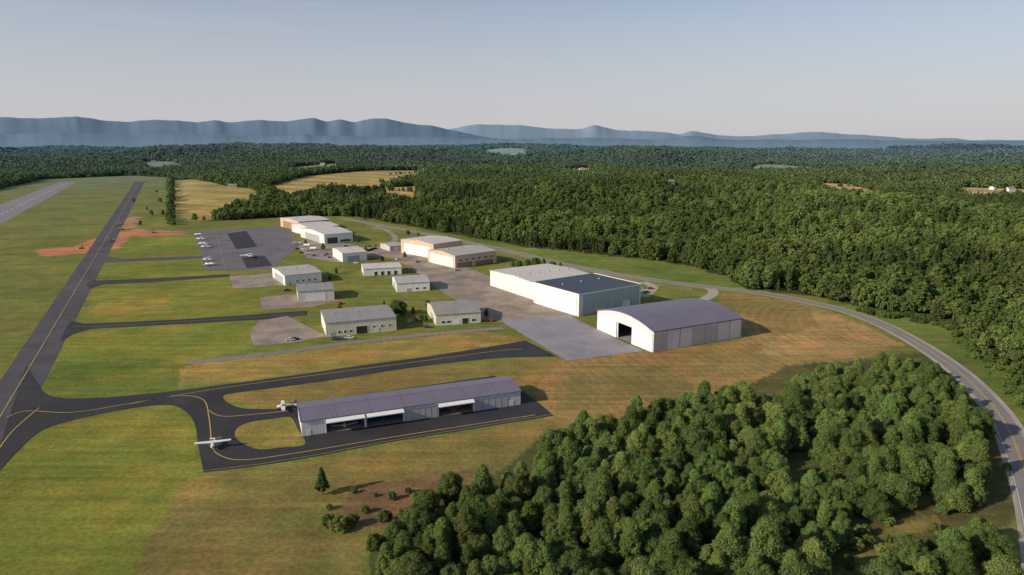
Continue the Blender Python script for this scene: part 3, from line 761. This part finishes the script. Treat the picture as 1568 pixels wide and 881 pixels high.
def tree_mesh(name,seed,Ht,R,ncl,nlf,ls,kind='broad',corescale=.74,trunk=True):
    g=np.random.default_rng(seed)
    base=.16 if kind!='pine' else .18
    hs=base+(1-base)*(np.arange(ncl)+.5)/ncl
    hs=hs+g.normal(0,.02,ncl)
    t=(hs-base)/(1-base)
    if kind=='broad': pr=np.sqrt(np.clip(1-((t-.38)/.66)**2,.02,1))
    elif kind=='tall': pr=np.clip(1.05-t,.05,1)**.65*np.clip(t*5+.3,0,1)
    else: pr=np.clip(1.02-t,.03,1)*np.clip(t*6+.3,0,1)
    ang=np.arange(ncl)*2.39996+g.normal(0,.35,ncl)
    rad=R*pr*np.sqrt(g.uniform(.25,1,ncl))*.82
    C=np.stack([rad*np.cos(ang),rad*np.sin(ang),hs*Ht*.93],1)
    cr=R*g.uniform(.24,.42,ncl)*(.55+.45*pr)*(1 if kind!='pine' else .8)
    ct=g.uniform(0,1,ncl)
    n=ncl*nlf;ci=np.repeat(np.arange(ncl),nlf)
    d=g.normal(0,1,(n,3));d[:,2]=d[:,2]*.9+.25
    d/=np.linalg.norm(d,axis=1)[:,None]
    pos=C[ci]+d*cr[ci][:,None]*g.uniform(.72,1.12,(n,1))*np.array([1,1,.85])
    nr=d*.8+g.normal(0,.42,(n,3))+np.array([0,0,.3]);nr/=np.linalg.norm(nr,axis=1)[:,None]
    a=np.cross(nr,g.normal(0,1,(n,3)));a/=np.linalg.norm(a,axis=1)[:,None]+1e-9;b=np.cross(nr,a)
    s=ls*g.uniform(.55,1.25,(n,1))
    q=np.stack([pos-a*s,pos-b*s*.62+a*s*.1,pos+a*s,pos+b*s*.62],1).reshape(-1,3)
    lv=q;lf=np.arange(4*n).reshape(-1,4)
    tint=np.repeat(np.clip(.5*g.uniform(0,1,n)+.5*ct[ci],0,1),4)
    verts=[lv];faces=[f.tolist() for f in lf];mi=[0]*n
    off=len(lv);tints=[tint]
    for k in range(ncl):
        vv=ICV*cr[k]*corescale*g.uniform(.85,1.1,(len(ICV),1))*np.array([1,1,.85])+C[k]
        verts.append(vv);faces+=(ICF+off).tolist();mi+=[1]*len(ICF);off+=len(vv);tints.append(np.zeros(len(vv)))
    if trunk:
        m=MB();tr=.022*Ht;bx,by=g.normal(0,.02*Ht,2)
        m.tube((0,0,-.4),(bx*.4,by*.4,Ht*.35),tr*1.2,tr*.85,7);m.tube((bx*.4,by*.4,Ht*.35),(bx,by,Ht*.85),tr*.85,tr*.15,7)
        for k in range(0,ncl,max(1,ncl//14)):
            c=C[k];m.tube((bx*.4,by*.4,max(Ht*.14,c[2]*.72)),tuple(c),tr*.35,tr*.1,5)
        verts.append(np.array(m.v));faces+=[[i+off for i in f] for f in m.f];mi+=[2]*len(m.f);off+=len(m.v);tints.append(np.zeros(len(m.v)))
    V=np.vstack(verts)
    me=bpy.data.meshes.new(name);me.from_pydata(V.tolist(),[],faces)
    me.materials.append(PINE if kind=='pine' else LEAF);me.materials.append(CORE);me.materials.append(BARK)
    me.polygons.foreach_set('material_index',mi)
    at=me.attributes.new('tint','FLOAT','POINT');at.data.foreach_set('value',np.concatenate(tints))
    me.update();return me
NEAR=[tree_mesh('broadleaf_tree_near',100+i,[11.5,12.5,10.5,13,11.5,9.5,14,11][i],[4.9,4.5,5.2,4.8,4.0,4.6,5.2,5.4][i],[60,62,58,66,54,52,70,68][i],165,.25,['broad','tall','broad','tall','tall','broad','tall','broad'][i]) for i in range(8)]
SHR=[tree_mesh('shrub_mesh',200+i,3.2,2.0,16,110,.18,'broad') for i in range(2)]
PINEM=[tree_mesh('pine_mesh',300+i,10,2.6,50,90,.25,'pine') for i in range(2)]
def put(name,me,x,y,s,sz=None,z=0):
    o=bpy.data.objects.new(name,me);sc.collection.objects.link(o);o.location=(x,y,z)
    o.rotation_euler=(0,0,random.uniform(0,6.28));o.scale=(s,s,sz or s*random.uniform(.9,1.15));return o
WOODS=[PL([(585,960),(580,860),(630,815),(700,785),(775,755),(835,725),(862,672),(960,662),(1060,632),(1120,618),(1190,628),(1225,590),(1320,578),(1400,572),(1440,590),(1490,645),(1515,700),(1515,755),(1470,790),(1400,772),(1340,795),(1300,835),(1265,870),(1240,1040),(600,1040)]),
       PL([(1330,960),(1345,900),(1400,850),(1460,830),(1520,835),(1545,881),(1555,1040),(1320,1040)])]
HOLES=[PL([(1190,700),(1230,695),(1270,730),(1260,760),(1220,755),(1195,725)])]
sp_=5.9
for W in WOODS:
    xs=[p[0] for p in W];ys=[p[1] for p in W]
    gx,gy=np.meshgrid(np.arange(min(xs),max(xs),sp_),np.arange(max(105,min(ys)),max(ys),sp_))
    gx=gx+rng.uniform(-.48,.48,gx.shape)*sp_;gy=gy+rng.uniform(-.48,.48,gy.shape)*sp_
    gx=gx.ravel();gy=gy.ravel();k=inpoly(gx,gy,W)
    for hh in HOLES:k&=~inpoly(gx,gy,hh)
    for x,y in zip(gx[k],gy[k]):
        hn=float(fbm(np.array([x/30]),np.array([y/30]),5,2)[0])
        s=random.uniform(.62,1.02)*(.68+.55*hn)
        put('broadleaf_tree',random.choice(NEAR),x,y,s)
for _ in range(110):
    W=random.choice(WOODS);i=random.randrange(len(W));a=W[i-1];b=W[i];t=random.random()
    x=a[0]+(b[0]-a[0])*t+random.uniform(-4,4);y=a[1]+(b[1]-a[1])*t+random.uniform(-4,4)
    if y>110: put('shrub',random.choice(SHR),x,y,random.uniform(.4,1.2))
for u,v,s in [(494,758,1.0)]: x,y=P(u,v);put('pine_tree',PINEM[0],x,y,.95)
for u,v,s in [(520,812,1.3),(540,806,1.0),(503,806,1.0),(542,755,.5),(590,800,1.1),(575,845,1.3),(505,780,.5),(620,800,1.2),(650,795,1.4),(640,770,1),(600,835,1.4),(1385,880,.7),(1300,872,.6),(1360,830,.6),(1430,815,.8),(560,785,.6),(600,765,.7),(575,760,.4),(625,755,.5)]:
    x,y=P(u,v);put('shrub',random.choice(SHR),x,y,s)
for u,v,s in [(655,790,.8),(640,830,.8),(690,770,.75),(1240,845,.7),(1250,905,.7)]:
    x,y=P(u,v);put('broadleaf_tree',random.choice(NEAR),x,y,s)
for u,v,s in [(612,483,.9),(606,480,.65),(645,492,.4),(633,482,.4),(655,470,.35),(588,472,.35),(652,494,.35),(745,486,.35),(795,410,.55),(808,410,.65),(820,411,.85),(832,413,.65),(846,415,.75),(858,417,.55),(785,409,.45),(752,405,.35),(560,385,.45),(565,410,.35),(505,430,.35),(515,420,.35),(620,395,.45),(585,400,.35),(540,365,.55),(548,372,.45),(468,376,.45),(495,383,.55),(480,345,.55),(625,360,.55),(640,362,.45),(500,448,.3),(520,476,.3)]:
    x,y=P(u,v);put('broadleaf_tree',random.choice(NEAR),x,y,s)

def scatter(name,pts,rot,scl,idx,meshes):
    col=bpy.data.collections.new(name+'_trees')
    for i,m in enumerate(meshes):
        o=bpy.data.objects.new('forest_tree_%s'%'abcdefghij'[i],m);col.objects.link(o)
    me=bpy.data.meshes.new(name);me.vertices.add(len(pts));me.vertices.foreach_set('co',pts.astype(np.float32).ravel())
    for nm,ty,dat in (('rot','FLOAT_VECTOR',rot),('scl','FLOAT_VECTOR',scl)):
        a=me.attributes.new(nm,ty,'POINT');a.data.foreach_set('vector',dat.astype(np.float32).ravel())
    a=me.attributes.new('idx','INT','POINT');a.data.foreach_set('value',idx.astype(np.int32))
    o=bpy.data.objects.new(name,me);sc.collection.objects.link(o)
    g=bpy.data.node_groups.new(name+'_scatter','GeometryNodeTree')
    g.interface.new_socket('Geometry',in_out='INPUT',socket_type='NodeSocketGeometry')
    g.interface.new_socket('Geometry',in_out='OUTPUT',socket_type='NodeSocketGeometry')
    N=g.nodes;L=g.links
    gi=N.new('NodeGroupInput');go=N.new('NodeGroupOutput');ip=N.new('GeometryNodeInstanceOnPoints')
    ci=N.new('GeometryNodeCollectionInfo');ci.inputs['Collection'].default_value=col
    ci.inputs['Separate Children'].default_value=True;ci.inputs['Reset Children'].default_value=True
    def na(n,t):
        q=N.new('GeometryNodeInputNamedAttribute');q.data_type=t;q.inputs['Name'].default_value=n;return q.outputs['Attribute']
    L.new(gi.outputs[0],ip.inputs['Points']);L.new(ci.outputs[0],ip.inputs['Instance']);ip.inputs['Pick Instance'].default_value=True
    L.new(na('idx','INT'),ip.inputs['Instance Index']);L.new(na('rot','FLOAT_VECTOR'),ip.inputs['Rotation']);L.new(na('scl','FLOAT_VECTOR'),ip.inputs['Scale'])
    L.new(ip.outputs[0],go.inputs[0])
    md=o.modifiers.new('scatter','NODES');md.node_group=g
    return o
MID=[tree_mesh('mid_tree',400+i,[14,15.5,13,16,14,12][i],[6.3,5.8,6.6,6.0,5.2,6.4][i],22,44,.72,['broad','tall','broad','broad','tall','broad'][i]) for i in range(6)]
MID.append(tree_mesh('mid_pine',410,17,4.0,24,40,.6,'pine'))
FARM=[tree_mesh('far_tree',500+i,[13,14.5,12,14][i],5.2,9,16,1.3,['broad','tall','broad','broad'][i],.85,trunk=False) for i in range(4)]
ALLH=[P(h[0],h[1],h[4]) for h in HOUSES]
def okmask(x,y):
    k=~inpoly(x,y,CLEAR)
    for f in FIELDS:k&=~infield(x,y,f)
    for s in (1,1.04,1.08): k&=~farfield(x*s,y*s)
    for hx,hy in ALLH:
        k&=~((np.abs(x-hx)<10+.008*hy)&(y<hy+20)&(y>hy*.88))
    return k
s0=7.8
gx,gy=np.meshgrid(np.arange(-1300,1300,s0),np.arange(60,1400,s0))
gx=(gx+rng.uniform(-.48,.48,gx.shape)*s0).ravel();gy=(gy+rng.uniform(-.48,.48,gy.shape)*s0).ravel()
r=np.hypot(gx,gy);k=(r<1300)&(np.abs(np.arctan2(gx,gy))<math.radians(46))&((gx>0)|(gy>700))
gx,gy=gx[k],gy[k];k=okmask(gx,gy);gx,gy=gx[k],gy[k]
n=len(gx);z=height(gx,gy)
hn=.55+.85*fbm(gx/60,gy/60,88,3);s=hn*rng.uniform(.52,1.25,n)
rot=np.stack([rng.normal(0,.05,n),rng.normal(0,.05,n),rng.uniform(0,6.28,n)],1)
scl=np.stack([s,s,s**.8*rng.uniform(.8,1.2,n)],1)
pn=(fbm(gx/90,gy/90,123,2)>.62)|(rng.random(n)<.05)
idx=np.where(pn&(rng.random(n)<.8),6,rng.integers(0,6,n))
scatter('forest',np.stack([gx,gy,z-.3],1),rot,scl,idx,MID)
c=.0056
lr=np.arange(math.log(1300),math.log(9500),c);th=np.arange(math.radians(-45),math.radians(45),c)
LR,TH=np.meshgrid(lr,th);LR=(LR+rng.uniform(-.48,.48,LR.shape)*c).ravel();TH=(TH+rng.uniform(-.48,.48,TH.shape)*c).ravel()
rr=np.exp(LR);gx=rr*np.sin(TH);gy=rr*np.cos(TH);k=okmask(gx,gy);gx,gy,rr=gx[k],gy[k],rr[k]
n=len(gx);z=height(gx,gy)
k=rr*c/6.8;s=rng.uniform(.65,1.2,n)*(.7+.6*fbm(gx/200,gy/200,88,3))
scl=np.stack([s*k,s*k,s*np.power(k,.3)*rng.uniform(.85,1.2,n)],1)
rot=np.stack([np.zeros(n),np.zeros(n),rng.uniform(0,6.28,n)],1)
scatter('distant_forest',np.stack([gx,gy,z-.5],1),rot,scl,rng.integers(0,4,n),FARM)
hp=[]
for l in ([(262,345),(262,272)],[(300,338),(420,331)],[(395,300),(425,305),(440,325)],[(345,288),(420,283)],[(585,289),(600,301),(640,303)],[(600,278),(640,276)],[(60,272),(190,266)],[(0,285),(60,274)],[(640,262),(648,290)],[(1250,281),(1300,283),(1350,296)],[(1345,300),(1280,300)]):
    for i in range(len(l)-1):
        a=P(*l[i]);b=P(*l[i+1]);L_=math.hypot(a[0]-b[0],a[1]-b[1]);nn=int(L_/9)
        for t in np.linspace(0,1,max(nn,2)): hp.append((a[0]+(b[0]-a[0])*t+random.uniform(-4,4),a[1]+(b[1]-a[1])*t+random.uniform(-4,4)))
for u,v in [(205,310),(232,330),(225,322),(245,310),(240,295),(250,330),(215,345),(255,285)]:
    hp.append(P(u,v))
hp=np.array(hp);n=len(hp);s=rng.uniform(.35,.75,n)
scatter('hedgerow',np.stack([hp[:,0],hp[:,1],height(hp[:,0],hp[:,1])-.3],1),np.stack([0*s,0*s,rng.uniform(0,6,n)],1),np.stack([s,s,s],1),rng.integers(0,5,n),MID)
bp=[]
for l in ([(1330,480),(1400,488),(1465,500),(1490,530),(1540,575),(1600,640)],):
    for i in range(len(l)-1):
        a=P(*l[i]);b=P(*l[i+1])
        for t in np.linspace(0,1,26): bp.append((a[0]+(b[0]-a[0])*t+random.uniform(-7,3),a[1]+(b[1]-a[1])*t+random.uniform(-6,6)))
bp=np.array(bp);n=len(bp);s=rng.uniform(.3,1.2,n)
scatter('roadside_shrubs',np.stack([bp[:,0],bp[:,1],0*s],1),np.stack([0*s,0*s,rng.uniform(0,6,n)],1),np.stack([s*1.3,s*1.3,s],1),rng.integers(0,2,n),SHR)

# ---------- light
EL=math.radians(26);AZ=math.radians(-117)
ts=Vector((math.sin(AZ)*math.cos(EL),math.cos(AZ)*math.cos(EL),math.sin(EL)))
sd=bpy.data.lights.new('sun','SUN');sd.energy=5.0;sd.angle=math.radians(.5);sd.color=(1,.87,.68)
so=bpy.data.objects.new('sun',sd);so.rotation_euler=ts.to_track_quat('Z','Y').to_euler();so.location=(-200,-100,300);sc.collection.objects.link(so)
w=bpy.data.worlds.new('World');sc.world=w;w.use_nodes=True;nt=w.node_tree;N=nt.nodes;L=nt.links
sk=N.new('ShaderNodeTexSky');sk.sky_type='NISHITA';sk.sun_disc=False;sk.sun_elevation=EL;sk.sun_rotation=AZ;sk.altitude=300;sk.air_density=1.0;sk.dust_density=.8;sk.ozone_density=1.8
tc=N.new('ShaderNodeTexCoord');sx=N.new('ShaderNodeSeparateXYZ');L.new(tc.outputs['Generated'],sx.inputs[0])
hz=N.new('ShaderNodeValToRGB');L.new(sx.outputs['Z'],hz.inputs[0]);e=hz.color_ramp.elements
e[0].position=0;e[0].color=(.93,)*3+(1,);e[1].position=.45;e[1].color=(.08,.08,.08,1)
q=e.new(.08);q.color=(.72,)*3+(1,);q=e.new(.2);q.color=(.3,)*3+(1,)
mp=N.new('ShaderNodeMapping');mp.inputs['Scale'].default_value=(1.2,1.2,16);L.new(tc.outputs['Generated'],mp.inputs[0])
cn=noise(nt,1.8,6,mp.outputs[0],.62);cl=mmath(nt,'MULTIPLY',mrange(nt,cn,.5,.72,0,.28),mrange(nt,sx.outputs['Z'],.10,.2,0,1))
hzc=mmath(nt,'ADD',hz.outputs[0],cl)
c=mix(nt,hzc,sk.outputs[0],(5.25,5.1,5.5))
L.new(c,N['Background'].inputs[0]);N['Background'].inputs[1].default_value=.108
# ---------- camera
cd=bpy.data.cameras.new('camera');cd.sensor_width=36;cd.lens=F/1568*36;cd.clip_end=200000;cd.clip_start=1
co=bpy.data.objects.new('camera',cd);co.location=(0,0,H);co.rotation_euler=(math.pi/2-PITCH,0,0);sc.collection.objects.link(co);sc.camera=co
sc.view_settings.view_transform='Standard';sc.view_settings.look='None';sc.view_settings.exposure=0
